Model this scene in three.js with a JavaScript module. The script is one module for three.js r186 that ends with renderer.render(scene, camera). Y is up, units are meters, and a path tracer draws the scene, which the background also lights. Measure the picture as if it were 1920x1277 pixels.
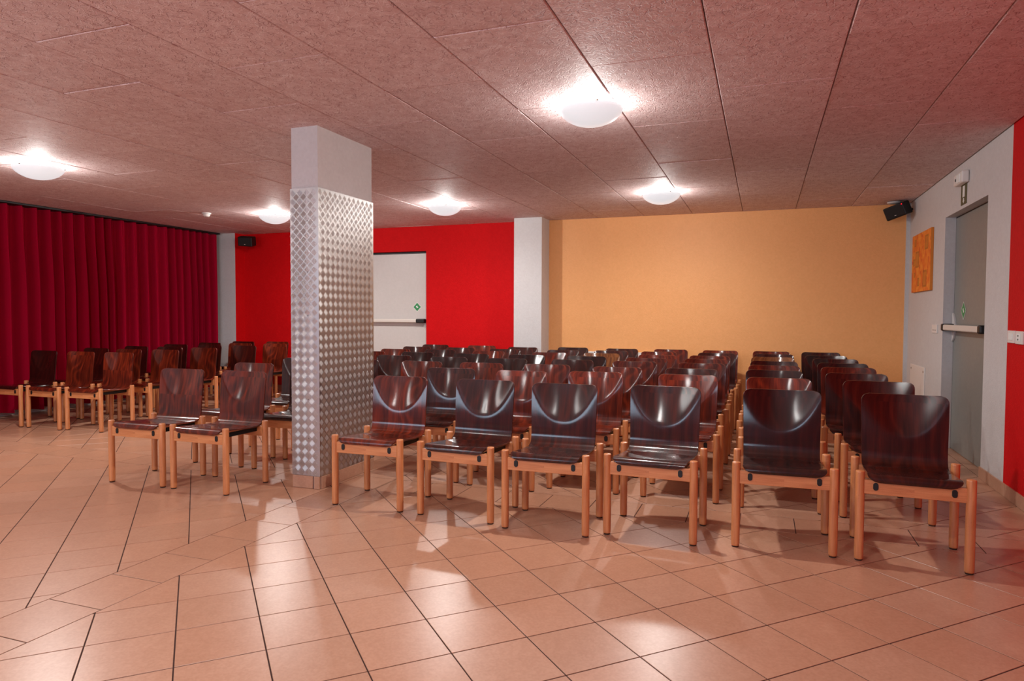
import * as THREE from 'three';
import { RoundedBoxGeometry } from 'three/addons/geometries/RoundedBoxGeometry.js';
import { mergeGeometries } from 'three/addons/utils/BufferGeometryUtils.js';
import { RectAreaLightUniformsLib } from 'three/addons/lights/RectAreaLightUniformsLib.js';

// ---------------------------------------------------------------- camera, sky, light, exposure
const scene = new THREE.Scene();
const camera = new THREE.PerspectiveCamera(2 * Math.atan(638.5 / 1280.2) * 180 / Math.PI, 1920 / 1277, 0.05, 60);
const EYE = new THREE.Vector3(0, 1.21, 0);
camera.position.copy(EYE);
camera.rotation.set(-0.0374, 0.3524, 0.0037, 'YXZ');
scene.add(camera);
camera.updateMatrixWorld(true);

const renderer = new THREE.WebGLRenderer({ antialias: true });
renderer.toneMapping = THREE.LinearToneMapping;
renderer.toneMappingExposure = 1.58;
renderer.shadowMap.enabled = true;
RectAreaLightUniformsLib.init();

scene.background = new THREE.Color().setRGB(0.62, 0.76, 1.0);      // overcast daylight outside the windows
const LAMP_CD = 1.6;                                               // each ceiling lamp, all round, candela
const LAMP_DOWN_CD = 5.4;                                           // and downwards through the bulge of the glass
const LAMP_RGB = [1.0, 0.98, 0.95];
const FRONT_DIM = 0.68;                                            // the front row of lamps is dimmed
const LAMP_GLOW = 0.40;
const WINDOW_NITS = 4.4;
const WINDOW_RGB = [0.62, 0.80, 1.0];

// ---------------------------------------------------------------- room measures
const H = 2.492, XR = 1.548, XL = -8.38, ZB = -8.904, ZF = 2.6, T = 0.2;
const BAND_X0 = -2.822, BAND_X1 = -2.520, BAND_Z0 = -4.377, BAND_Z1 = -4.075;   // tile bands

// ---------------------------------------------------------------- helpers
let seed = 20240611;
const rnd = () => { seed |= 0; seed = seed + 0x6D2B79F5 | 0; let t = Math.imul(seed ^ seed >>> 15, 1 | seed); t = t + Math.imul(t ^ t >>> 7, 61 | t) ^ t; return ((t ^ t >>> 14) >>> 0) / 4294967296; };
const rr = (a, b) => a + (b - a) * rnd();
const clamp = (v, a = 0, b = 1) => Math.min(b, Math.max(a, v));
const sstep = (a, b, x) => { const t = clamp((x - a) / (b - a)); return t * t * (3 - 2 * t); };
const R = d => d * Math.PI / 180;

const taken = {};
function numbered(name) {
  if (!(name in taken)) { taken[name] = 0; return name; }
  taken[name] += 1; return name + '_' + String(taken[name]).padStart(3, '0');
}
function mesh(name, geo, mat, parent) {
  const m = new THREE.Mesh(geo, mat); m.name = parent ? name : numbered(name);
  m.castShadow = m.receiveShadow = true; (parent || scene).add(m); return m;
}
function group(name, pos = [0, 0, 0], turn = 0) {
  const g = new THREE.Group(); g.name = numbered(name); g.position.set(...pos); g.rotation.y = turn; scene.add(g); return g;
}
function tag(o, label, category, grp) { o.userData.label = label; o.userData.category = category; if (grp) o.userData.group = grp; return o; }
function structure(o, label) { o.userData.kind = 'structure'; if (label) { o.userData.label = label; } return o; }
function rbox(w, h, d, r = 0.003, seg = 2) { return new RoundedBoxGeometry(w, h, d, seg, Math.min(r, w / 2.01, h / 2.01, d / 2.01)); }
function slab(x0, x1, y0, y1, z0, z1) { const g = new THREE.BoxGeometry(x1 - x0, y1 - y0, z1 - z0); g.translate((x0 + x1) / 2, (y0 + y1) / 2, (z0 + z1) / 2); return metreUV(g); }
// box-projected texture coordinates in metres
function metreUV(g) {
  const p = g.attributes.position, n = g.attributes.normal, uv = new Float32Array(p.count * 2);
  for (let i = 0; i < p.count; i++) {
    const ax = Math.abs(n.getX(i)), ay = Math.abs(n.getY(i)), az = Math.abs(n.getZ(i));
    if (ax >= ay && ax >= az) { uv[2 * i] = p.getZ(i); uv[2 * i + 1] = p.getY(i); }
    else if (ay >= az) { uv[2 * i] = p.getX(i); uv[2 * i + 1] = p.getZ(i); }
    else { uv[2 * i] = p.getX(i); uv[2 * i + 1] = p.getY(i); }
  }
  g.setAttribute('uv', new THREE.BufferAttribute(uv, 2)); return g;
}
function movedGeo(g, x, y, z) { g.translate(x, y, z); return g; }

// ---------------------------------------------------------------- procedural textures
function lattice(n) { const a = new Float32Array(n * n); for (let i = 0; i < a.length; i++) a[i] = rnd(); return { n, a }; }
function vnoise(L, x, y) {      // tiling value noise, x and y in lattice cells
  const n = L.n, xi = Math.floor(x), yi = Math.floor(y), fx = x - xi, fy = y - yi;
  const sx = fx * fx * (3 - 2 * fx), sy = fy * fy * (3 - 2 * fy), m = v => ((v % n) + n) % n;
  const x0 = m(xi), x1 = m(xi + 1), y0 = m(yi) * n, y1 = m(yi + 1) * n, a = L.a;
  return (a[y0 + x0] * (1 - sx) + a[y0 + x1] * sx) * (1 - sy) + (a[y1 + x0] * (1 - sx) + a[y1 + x1] * sx) * sy;
}
function texture(w, h, fn, { srgb = false, rx = 1, ry = 1 } = {}) {
  const d = new Uint8Array(w * h * 4);
  for (let j = 0; j < h; j++) for (let i = 0; i < w; i++) {
    const c = fn(i, j), k = 4 * (j * w + i);
    d[k] = clamp(c[0], 0, 255); d[k + 1] = clamp(c[1], 0, 255); d[k + 2] = clamp(c[2], 0, 255); d[k + 3] = 255;
  }
  const t = new THREE.DataTexture(d, w, h, THREE.RGBAFormat);
  t.wrapS = t.wrapT = THREE.RepeatWrapping; t.magFilter = THREE.LinearFilter; t.minFilter = THREE.LinearMipmapLinearFilter; t.generateMipmaps = true;
  if (srgb) t.colorSpace = THREE.SRGBColorSpace;
  t.repeat.set(rx, ry); t.needsUpdate = true; return t;
}
const mix3 = (a, b, t) => [a[0] + (b[0] - a[0]) * t, a[1] + (b[1] - a[1]) * t, a[2] + (b[2] - a[2]) * t];
function shifted(t, ox, oy) { const c = t.clone(); c.offset.set(ox, oy); c.needsUpdate = true; return c; }

// stained plywood veneer: grain runs along v
function veneer(dark, light, rings, contrast) {
  const A = lattice(64), B = lattice(16), C = lattice(128);
  return texture(256, 512, (i, j) => {
    const u = i / 256, v = j / 512;
    const warp = vnoise(B, u * 4, v * 4) * 1.6 + vnoise(B, u * 8 + 3, v * 8) * 0.5;
    const g1 = vnoise(A, u * 32, v * 4 + warp);
    const ring = 0.5 + 0.5 * Math.sin((u * rings + warp * 1.3) * 6.2832);
    const fine = vnoise(C, u * 128, v * 16);
    const t = clamp(0.15 + contrast * (0.45 * g1 + 0.35 * ring * ring + 0.30 * (fine - 0.5)));
    return mix3(dark, light, t);
  }, { srgb: true, rx: 2.2, ry: 1.1 });
}
const veneerTex = {
  dark: veneer([26, 7, 5], [92, 29, 15], 5, 0.85),
  red: veneer([46, 11, 5], [138, 48, 22], 4, 0.95),
  plain: veneer([22, 6, 5], [70, 22, 13], 7, 0.75),
  golden: veneer([84, 42, 20], [158, 98, 50], 9, 0.90),
};
const beechTex = (() => {
  const A = lattice(64), B = lattice(16);
  return texture(128, 256, (i, j) => {
    const g = vnoise(A, i / 2, j / 32), b = vnoise(B, i / 16, j / 64), fl = rnd() < 0.02 ? -16 : 0;
    const t = clamp(0.5 * g + 0.5 * b);
    const c = mix3([190, 114, 66], [222, 152, 98], t); return [c[0] + fl, c[1] + fl, c[2] + fl];
  }, { srgb: true, rx: 4, ry: 2 });
})();
// wood-wool ceiling board: short curled fibres
const fibre = (() => {
  const n = 1024, f = new Float32Array(n * n).fill(0.42);
  for (let s = 0; s < 15000; s++) {
    let x = rnd() * n, y = rnd() * n, a = rnd() * 6.283, k = rr(-0.09, 0.09), v = rnd() < 0.16 ? rr(-0.9, -0.1) : rr(0.25, 1.0), len = rr(12, 40), wide = rnd() < 0.75;
    for (let t = 0; t < len; t++) {
      const xi = ((x | 0) + n) % n, yi = ((y | 0) + n) % n, q = yi * n + xi;
      f[q] = f[q] * 0.25 + v * 0.75; if (wide) for (const [ox, oy] of [[1, 0], [0, 1], [1, 1], [2, 1]]) { const q2 = ((yi + oy) % n) * n + (xi + ox) % n; f[q2] = f[q2] * 0.3 + v * 0.7; }
      x += Math.cos(a); y += Math.sin(a); a += k; if (x < 0) x += n; if (y < 0) y += n;
    }
  }
  return f;
})();
const fibreBig = lattice(32);
const fibreColor = texture(1024, 1024, (i, j) => {
  const v = fibre[j * 1024 + i], big = vnoise(fibreBig, i / 32, j / 32) * 0.6 + vnoise(fibreBig, i / 64 + 5, j / 64) * 0.4;
  return mix3([192, 152, 149], [255, 248, 248], clamp(0.24 + 0.66 * v + 0.26 * (big - 0.5)));
}, { srgb: true, rx: 0.78, ry: 0.78 });
const fibreBump = texture(1024, 1024, (i, j) => { const v = 255 * clamp(0.35 + 0.6 * fibre[j * 1024 + i]); return [v, v, v]; }, { rx: 0.78, ry: 0.78 });
// glazed stoneware tile: fine speckle and soft clouds
const tileColor = (() => {
  const A = lattice(64), B = lattice(128);
  return texture(512, 512, (i, j) => {
    const c = vnoise(A, i / 32, j / 32) * 0.5 + vnoise(A, i / 8, j / 8) * 0.5, f = vnoise(B, i / 4, j / 4);
    const s = rnd() < 0.012 ? -13 : 0, t = 0.5 + 0.35 * (c - 0.5) + 0.45 * (f - 0.5);
    const o = mix3([176, 129, 102], [197, 152, 126], t); return [o[0] + s, o[1] + s, o[2] + s];
  }, { srgb: true, rx: 1.1, ry: 1.1 });
})();
const plasterBump = (() => { const A = lattice(128), B = lattice(64); return texture(512, 512, (i, j) => { const v = 255 * (0.55 * vnoise(A, i / 4, j / 4) + 0.45 * vnoise(B, i / 8, j / 8)); return [v, v, v]; }, { rx: 2, ry: 2 }); })();
function paintTex(c0, c1) { const A = lattice(32), B = lattice(128); return texture(512, 512, (i, j) => mix3(c0, c1, clamp(0.5 + 0.25 * (vnoise(A, i / 16, j / 16) - 0.5) + 0.6 * (vnoise(B, i / 4, j / 4) - 0.5))), { srgb: true, rx: 0.5, ry: 0.5 }); }
const clothBump = (() => { const A = lattice(128); return texture(256, 256, (i, j) => { const v = 128 + 60 * Math.sin(i * 1.57) * Math.sin(j * 1.57) + 90 * (vnoise(A, i / 2, j / 2) - 0.5); return [v, v, v]; }, { rx: 6, ry: 6 }); })();

// ---------------------------------------------------------------- materials
const std = o => new THREE.MeshStandardMaterial(o), phy = o => new THREE.MeshPhysicalMaterial(o);
const M = {
  red: phy({ map: paintTex([196, 6, 12], [209, 12, 18]), roughness: 0.7, specularIntensity: 0.3, bumpMap: plasterBump, bumpScale: 0.0012 }),
  orange: std({ map: paintTex([236, 166, 100], [244, 175, 110]), roughness: 0.55, bumpMap: plasterBump, bumpScale: 0.0010 }),
  white: std({ map: paintTex([200, 196, 194], [209, 206, 204]), roughness: 0.6, bumpMap: plasterBump, bumpScale: 0.0010 }),
  grout: std({ color: 0x3c2018, roughness: 0.9 }),
  slabGrey: std({ color: 0x54423c, roughness: 0.95 }),
  skirting: std({ map: tileColor, roughness: 0.35 }),
  beech: phy({ map: beechTex, roughness: 0.42, clearcoat: 0.35, clearcoatRoughness: 0.3 }),
  black: std({ color: 0x0b0a0a, roughness: 0.5 }),
  blackMetal: std({ color: 0x101012, roughness: 0.45, metalness: 0.4 }),
  glide: std({ color: 0x1a1412, roughness: 0.8 }),
  alu: std({ color: 0xbfbcba, metalness: 1, roughness: 0.36 }),
  aluBar: std({ color: 0xcac8c6, metalness: 1, roughness: 0.42 }),
  lampGlass: phy({ color: 0xc4c6c8, roughness: 0.3, emissive: new THREE.Color(0.94, 0.97, 1.0), emissiveIntensity: LAMP_GLOW }),
  lampBase: std({ color: 0xe8e8e8, roughness: 0.5 }),
  bronze: std({ color: 0x6e5040, roughness: 0.4, metalness: 0.8 }),
  doorWhite: std({ map: paintTex([200, 196, 191], [207, 203, 198]), roughness: 0.38 }),
  doorGrey: std({ map: paintTex([126, 128, 124], [136, 138, 133]), roughness: 0.36 }),
  barWhite: std({ color: 0xd9d2c8, roughness: 0.35 }),
  plastic: std({ color: 0xe2dcd6, roughness: 0.4 }),
  signGreen: std({ color: 0x2f8a4e, roughness: 0.5 }),
  signDark: std({ color: 0x4a4c2c, roughness: 0.5 }),
  signWhite: std({ color: 0xe9ece8, roughness: 0.5 }),
  curtain: phy({ color: 0xa00228, roughness: 0.9, specularIntensity: 0.2, bumpMap: clothBump, bumpScale: 0.0008 }),
  led: std({ color: 0x300000, emissive: 0xff1020, emissiveIntensity: 1.2 }),
  glassPane: phy({ color: 0xffffff, transmission: 1, thickness: 0, roughness: 0.0, ior: 1.45 }),
  frame: std({ color: 0xe6e4e0, roughness: 0.45 }),
};
const shellMat = {};
for (const k in veneerTex) shellMat[k] = [0, 1, 2].map(i => phy({ map: shifted(veneerTex[k], 0.31 * i, 0.17 * i), roughness: 0.5, specularIntensity: 0.25, clearcoat: 1.0, clearcoatRoughness: 0.13, ior: 1.5 }));
const tileTones = [0xffffff, 0xfbf8f6, 0xfef9f5, 0xf8f5f2, 0xfffaf6, 0xfaf5f1];
const tileMats = tileTones.map((c, i) => std({ color: c, map: shifted(tileColor, 0.37 * i, 0.61 * i), roughness: 0.31 }));
const boardMats = [0xffffff, 0xfaf7f6, 0xfdfaf9, 0xf7f3f2].map((c, i) => std({ color: c, map: shifted(fibreColor, 0.29 * i, 0.53 * i), bumpMap: shifted(fibreBump, 0.29 * i, 0.53 * i), bumpScale: 0.0035, roughness: 0.7 }));

// ---------------------------------------------------------------- floor: individual tiles on a grout bed
function clipPoly(poly, x0, x1, z0, z1) {
  const cut = (P, inside, cross) => { const out = []; for (let i = 0; i < P.length; i++) { const a = P[i], b = P[(i + 1) % P.length], ia = inside(a), ib = inside(b); if (ia) out.push(a); if (ia !== ib) out.push(cross(a, b)); } return out; };
  const atX = x => (a, b) => { const t = (x - a[0]) / (b[0] - a[0]); return [x, a[1] + t * (b[1] - a[1])]; };
  const atZ = z => (a, b) => { const t = (z - a[1]) / (b[1] - a[1]); return [a[0] + t * (b[0] - a[0]), z]; };
  let P = poly;
  P = cut(P, p => p[0] >= x0, atX(x0)); if (P.length < 3) return [];
  P = cut(P, p => p[0] <= x1, atX(x1)); if (P.length < 3) return [];
  P = cut(P, p => p[1] >= z0, atZ(z0)); if (P.length < 3) return [];
  P = cut(P, p => p[1] <= z1, atZ(z1)); if (P.length < 3) return [];
  return P.filter((p, i) => { const q = P[(i + 1) % P.length]; return Math.hypot(p[0] - q[0], p[1] - q[1]) > 1e-4; });
}
const area = P => { let s = 0; for (let i = 0; i < P.length; i++) { const a = P[i], b = P[(i + 1) % P.length]; s += a[0] * b[1] - b[0] * a[1]; } return s / 2; };
function inset(P, d) {
  const ccw = area(P) > 0 ? 1 : -1, n = P.length, L = [];
  for (let i = 0; i < n; i++) { const a = P[i], b = P[(i + 1) % n], l = Math.hypot(b[0] - a[0], b[1] - a[1]); const nx = -(b[1] - a[1]) / l * ccw, nz = (b[0] - a[0]) / l * ccw; L.push([nx, nz, nx * a[0] + nz * a[1] + d]); }
  const Q = [];
  for (let i = 0; i < n; i++) { const A = L[(i + n - 1) % n], B = L[i], det = A[0] * B[1] - A[1] * B[0]; if (Math.abs(det) < 1e-5) return null; Q.push([(A[2] * B[1] - A[1] * B[2]) / det, (A[0] * B[2] - A[2] * B[0]) / det]); }
  if (area(Q) * ccw <= 0) return null;
  for (const q of Q) for (const l of L) if (l[0] * q[0] + l[1] * q[1] < l[2] - d * 0.5 - 1e-6) return null;
  return Q;
}
// prism with a bevelled upper edge; P in (x, z), top at y = yTop
function tileGeo(P, cx, cz, yTop = 0, thick = 0.008, bevel = 0.0007, uvOff = [0, 0]) {
  if (area(P) < 0) P = P.slice().reverse();
  const Q = inset(P, bevel) || P, pos = [], uv = [], n = P.length;
  const tri = (a, b, c) => { for (const p of [a, b, c]) { pos.push(p[0], p[1], p[2]); uv.push(p[0] + uvOff[0], p[2] + uvOff[1]); } };
  const top = Q.map(q => [q[0] - cx, yTop, q[1] - cz]), mid = P.map(q => [q[0] - cx, yTop - bevel, q[1] - cz]), low = P.map(q => [q[0] - cx, yTop - thick, q[1] - cz]);
  for (let i = 1; i < n - 1; i++) tri(top[0], top[i + 1], top[i]);
  for (let i = 0; i < n; i++) { const j = (i + 1) % n; tri(top[i], top[j], mid[j]); tri(top[i], mid[j], mid[i]); tri(mid[i], mid[j], low[j]); tri(mid[i], low[j], low[i]); }
  const g = new THREE.BufferGeometry();
  g.setAttribute('position', new THREE.Float32BufferAttribute(pos, 3)); g.setAttribute('uv', new THREE.Float32BufferAttribute(uv, 2)); g.computeVertexNormals(); return g;
}
const floor = structure(group('floor'), 'terracotta-toned diagonal floor tiles with straight border bands');
mesh('grout_bed', slab(XL - T, XR + T, -0.12, -0.0022, ZB - T, ZF + T), M.grout, floor);
{
  const P = 0.300, J = 0.0026, S2 = Math.SQRT2, list = [];
  const regions = [[BAND_X1, XR, BAND_Z1, ZF, 0.727, -3.629], [XL, BAND_X0, BAND_Z1, ZF, 0.352, -5.316], [BAND_X1, XR, ZB, BAND_Z0, 0.727, -3.629], [XL, BAND_X0, ZB, BAND_Z0, 0.352, -5.316]];
  const whole = tileGeo(inset([[0, P / S2], [P / S2, 0], [0, -P / S2], [-P / S2, 0]], J), 0, 0);
  for (const [x0, x1, z0, z1, ca, cb] of regions) {
    const k = P * S2;      // step of x - z and of x + z from line to line
    const a0 = Math.floor((x0 - z1 - ca) / k) - 1, a1 = Math.ceil((x1 - z0 - ca) / k) + 1, b0 = Math.floor((x0 + z0 - cb) / k) - 1, b1 = Math.ceil((x1 + z1 - cb) / k) + 1;
    for (let a = a0; a < a1; a++) for (let b = b0; b < b1; b++) {
      const A = ca + (a + 0.5) * k, B = cb + (b + 0.5) * k, cx = (A + B) / 2, cz = (B - A) / 2, h = P / S2;
      if (cx < x0 - h || cx > x1 + h || cz < z0 - h || cz > z1 + h) continue;
      const isWhole = cx - h >= x0 && cx + h <= x1 && cz - h >= z0 && cz + h <= z1;
      if (isWhole) { list.push({ x: cx, z: cz, geo: whole, ar: P * P }); continue; }
      const c = clipPoly([[cx, cz + h], [cx + h, cz], [cx, cz - h], [cx - h, cz]], x0, x1, z0, z1);
      if (c.length < 3) continue; const q = inset(c, J); if (!q || Math.abs(area(q)) < 3e-4) continue;
      const gx = q.reduce((s, p) => s + p[0], 0) / q.length, gz = q.reduce((s, p) => s + p[1], 0) / q.length;
      list.push({ x: gx, z: gz, geo: tileGeo(q, gx, gz), ar: Math.abs(area(q)) });
    }
  }
  const sq = (x0, x1, z0, z1) => { const q = inset([[x0, z0], [x1, z0], [x1, z1], [x0, z1]], J); if (!q) return; const gx = (x0 + x1) / 2, gz = (z0 + z1) / 2; list.push({ x: gx, z: gz, geo: tileGeo(q, gx, gz), ar: (x1 - x0) * (z1 - z0) }); };
  for (let z = -2.00 - 0.3 * 7; z < ZF; z += 0.3) if (z + 0.3 > BAND_Z1) sq(BAND_X0, BAND_X1, Math.max(z, BAND_Z1), Math.min(z + 0.3, ZF));
  for (let z = BAND_Z0; z > ZB; z -= 0.3) sq(BAND_X0, BAND_X1, Math.max(z - 0.3, ZB), z);
  sq(BAND_X0, BAND_X1, BAND_Z0, BAND_Z1);
  for (let x = 0.190 - 0.3 * 10; x < XR; x += 0.3) if (x + 0.3 > BAND_X1) sq(Math.max(x, BAND_X1), Math.min(x + 0.3, XR), BAND_Z0, BAND_Z1);
  for (let x = BAND_X0; x > XL; x -= 0.3) sq(Math.max(x - 0.3, XL), x, BAND_Z0, BAND_Z1);
  for (let z = -7.258; z < -6.0; z += 0.316) sq(XR, XR + 0.13, z, z + 0.316);      // in the recess of the grey door
  // the 300 that show largest are tiles of their own, the others are joined
  const inv = camera.matrixWorldInverse, v = new THREE.Vector3();
  camera.updateProjectionMatrix();
  for (const t of list) {
    v.set(t.x, 0, t.z).applyMatrix4(inv); const d = -v.z, px = 1280 * v.x / d, py = 1280 * v.y / d;
    const hidden = (t.z < -4.4 && t.x > -4.6) || (t.z < -5.2 && t.x < -6.2) ? 0.25 : 1;      // mostly under the chairs
    t.size = d > 0.4 && Math.abs(px) < 1040 && Math.abs(py) < 720 ? hidden * t.ar * 1.21 / (d * d * d) : 0;
  }
  list.sort((a, b) => b.size - a.size);
  const rest = [];
  list.forEach((t, i) => {
    if (i < 300) { const m = mesh('tile', t.geo, tileMats[Math.floor(rnd() * tileMats.length)], floor); m.position.set(t.x, rr(-0.0004, 0), t.z); }
    else { const g = t.geo.clone(); g.translate(t.x, 0, t.z); const u = g.attributes.uv; for (let q = 0; q < u.count; q++) u.setXY(q, u.getX(q) + t.x * 1.7, u.getY(q) + t.z * 1.3); rest.push(g); }
  });
  mesh('far_tiles', mergeGeometries(rest), tileMats[0], floor).userData.kind = 'stuff';
}

// ---------------------------------------------------------------- ceiling: wood-wool boards 0.6 x 1.2 m, joints staggered
const ceiling = structure(group('ceiling'), 'pinkish wood-wool ceiling boards with staggered joints');
mesh('ceiling_slab', slab(XL - T, XR + T, H + 0.022, H + 0.2, ZB - T, ZF + T), M.slabGrey, ceiling);
{
  const X0 = -0.8575, W = 0.6, LN = 1.1965, cache = {};
  for (let k = -13; k < 5; k++) {
    const x0 = Math.max(X0 + k * W, XL), x1 = Math.min(X0 + (k + 1) * W, XR); if (x1 - x0 < 0.02) continue;
    const first = ((k % 2) + 2) % 2 ? -2.8814 : -3.4935;
    for (let j = -6; j < 8; j++) {
      const z0 = Math.max(first + j * LN, ZB), z1 = Math.min(first + (j + 1) * LN, ZF); if (z1 - z0 < 0.03) continue;
      const w = x1 - x0, l = z1 - z0, key = w.toFixed(3) + '_' + l.toFixed(3);
      if (!cache[key]) {
        const q = inset([[-w / 2, -l / 2], [w / 2, -l / 2], [w / 2, l / 2], [-w / 2, l / 2]], 0.0024);
        const g = tileGeo(q, 0, 0, 0, 0.022, 0.004); g.rotateX(Math.PI); cache[key] = g;
      }
      const m = mesh('board', cache[key], boardMats[Math.floor(rnd() * 4)], ceiling);
      m.position.set((x0 + x1) / 2, H + rr(-0.0012, 0.0012), (z0 + z1) / 2); m.rotation.set(rr(-1, 1) * 0.0012, 0, rr(-1, 1) * 0.0014);
    }
  }
}

// ---------------------------------------------------------------- walls
function wallWithHoles(u0, u1, holes, thick) {       // in the u,y plane, extruded by thick
  const s = new THREE.Shape(); s.moveTo(u0, -0.08); s.lineTo(u1, -0.08); s.lineTo(u1, H + 0.02); s.lineTo(u0, H + 0.02); s.closePath();
  for (const [a, b, c, d] of holes) { const p = new THREE.Path(); p.moveTo(a, c); p.lineTo(a, d); p.lineTo(b, d); p.lineTo(b, c); p.closePath(); s.holes.push(p); }
  return metreUV(new THREE.ExtrudeGeometry(s, { depth: thick, bevelEnabled: false }));
}
const DL = { x0: -5.86, x1: -4.607, y1: 2.135 };         // opening of the white door in the red wall
const wallBack = structure(group('wall_back'), 'back wall painted red on one side and orange on the other');
mesh('red_section', movedGeo(wallWithHoles(XL - T, -2.94, [[DL.x0, DL.x1, -0.03, DL.y1]], T), 0, 0, ZB - T), M.red, wallBack);
mesh('orange_section', movedGeo(wallWithHoles(-2.94, XR + T, [], T), 0, 0, ZB - T), M.orange, wallBack);
mesh('pilaster', slab(-3.128, -2.742, -0.002, H + 0.004, ZB - 0.01, -8.572), M.white, wallBack);
mesh('pilaster', slab(XL, -7.889, -0.002, H + 0.004, ZB - 0.01, -8.695), M.white, wallBack);
mesh('red_return', slab(-7.889, -7.886, -0.002, H + 0.004, ZB - 0.01, -8.697), M.red, wallBack);
mesh('door_backing', slab(DL.x0 - 0.1, DL.x1 + 0.1, -0.01, DL.y1 + 0.1, ZB - T - 0.06, ZB - T), M.black, wallBack);

const DR = { z0: -7.258, z1: -5.994, y1: 2.112, x: 1.632 };  // opening of the grey door in the right wall
const SPLIT = -5.478;
const wallRight = structure(group('wall_right'), 'side wall, white around the door and red towards the front');
{
  const a = wallWithHoles(ZB, SPLIT, [[DR.z0, DR.z1, -0.03, DR.y1]], T); a.rotateY(-Math.PI / 2); a.translate(XR + T, 0, 0); mesh('white_section', a, M.white, wallRight);
  const b = wallWithHoles(SPLIT, ZF, [], T); b.rotateY(-Math.PI / 2); b.translate(XR + T, 0, 0); mesh('red_section', b, M.red, wallRight);
  mesh('door_backing', slab(XR + T, XR + T + 0.06, -0.01, DR.y1 + 0.1, DR.z0 - 0.1, DR.z1 + 0.1), M.black, wallRight);
  mesh('corner_strip', slab(1.512, XR + 0.001, -0.002, H + 0.004, ZB - 0.002, ZB + 0.028), M.white, wallRight);
}
const wallLeft = structure(mesh('wall_left', slab(XL - T, XL, -0.01, H + 0.02, ZB - T, ZF + T), M.white), 'white side wall behind the red curtains');
const WIN = [[-6.6, -5.0], [-4.0, -2.4], [-1.4, 0.2]];     // windows behind the camera, sill 0.85, head 2.15
const wallFront = structure(mesh('wall_front', movedGeo(wallWithHoles(XL - T, XR + T, WIN.map(([a, b]) => [a, b, 0.85, 2.15]), T), 0, 0, ZF), M.red), 'red wall with three wide windows');
WIN.forEach(([a, b], i) => {
  const g = structure(group('window_' + (i + 1), [(a + b) / 2, 0.85, ZF + 0.1]), 'white framed window in the front wall');
  const w = b - a, h = 1.3, fr = [];
  for (const [x, y, sx, sy] of [[0, 0.03, w, 0.06], [0, h - 0.03, w, 0.06], [-w / 2 + 0.03, h / 2, 0.06, h - 0.12], [w / 2 - 0.03, h / 2, 0.06, h - 0.12], [0, h / 2, 0.07, h - 0.12]]) fr.push(movedGeo(new THREE.BoxGeometry(sx, sy, 0.06), x, y, 0));
  mesh('window_frame', mergeGeometries(fr), M.frame, g);
  for (const s of [-1, 1]) mesh('pane', movedGeo(new THREE.BoxGeometry(w / 2 - 0.095, h - 0.12, 0.004), s * (w / 4 - 0.012), h / 2, 0), M.glassPane, g);
  mesh('window_sill', movedGeo(rbox(w + 0.1, 0.03, 0.16, 0.006), 0, -0.015, -0.12), M.frame, g);
  const L = new THREE.RectAreaLight(new THREE.Color().setRGB(...WINDOW_RGB), WINDOW_NITS, w - 0.12, h - 0.12);
  L.position.set((a + b) / 2, 0.85 + h / 2, ZF + 0.055); L.lookAt((a + b) / 2, 0.85 + h / 2, 0); scene.add(L);
});

// skirting tiles
function skirtingRun(g, from, to, axis, fixed, inward, h = 0.085) {
  const n = Math.max(1, Math.round(Math.abs(to - from) / 0.3)), st = (to - from) / n;
  for (let i = 0; i < n; i++) {
    const c = from + (i + 0.5) * st, l = Math.abs(st) - 0.003, geo = rbox(axis === 'x' ? l : 0.012, h, axis === 'x' ? 0.012 : l, 0.002, 1);
    metreUV(geo); const m = mesh('skirting_tile', geo, M.skirting, g);
    if (axis === 'x') m.position.set(c, h / 2 + 0.001, fixed + inward * 0.006); else m.position.set(fixed + inward * 0.006, h / 2 + 0.001, c);
  }
}
const bbRight = structure(group('baseboard_right'), 'floor-tile skirting along the side wall with the door');
skirtingRun(bbRight, -5.994, ZF, 'z', XR, -1); skirtingRun(bbRight, ZB + 0.03, DR.z0, 'z', XR, -1);
const bbBack = structure(group('baseboard_back'), 'floor-tile skirting along the back wall');
skirtingRun(bbBack, -2.742, 1.51, 'x', ZB, 1); skirtingRun(bbBack, DL.x1, -3.128, 'x', ZB, 1); skirtingRun(bbBack, -7.886, DL.x0, 'x', ZB, 1);
const bbLeft = structure(mesh('baseboard_left', slab(XL, XL + 0.02, 0, 0.09, -8.69, ZF), M.frame), 'white baseboard under the red curtains');

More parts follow.
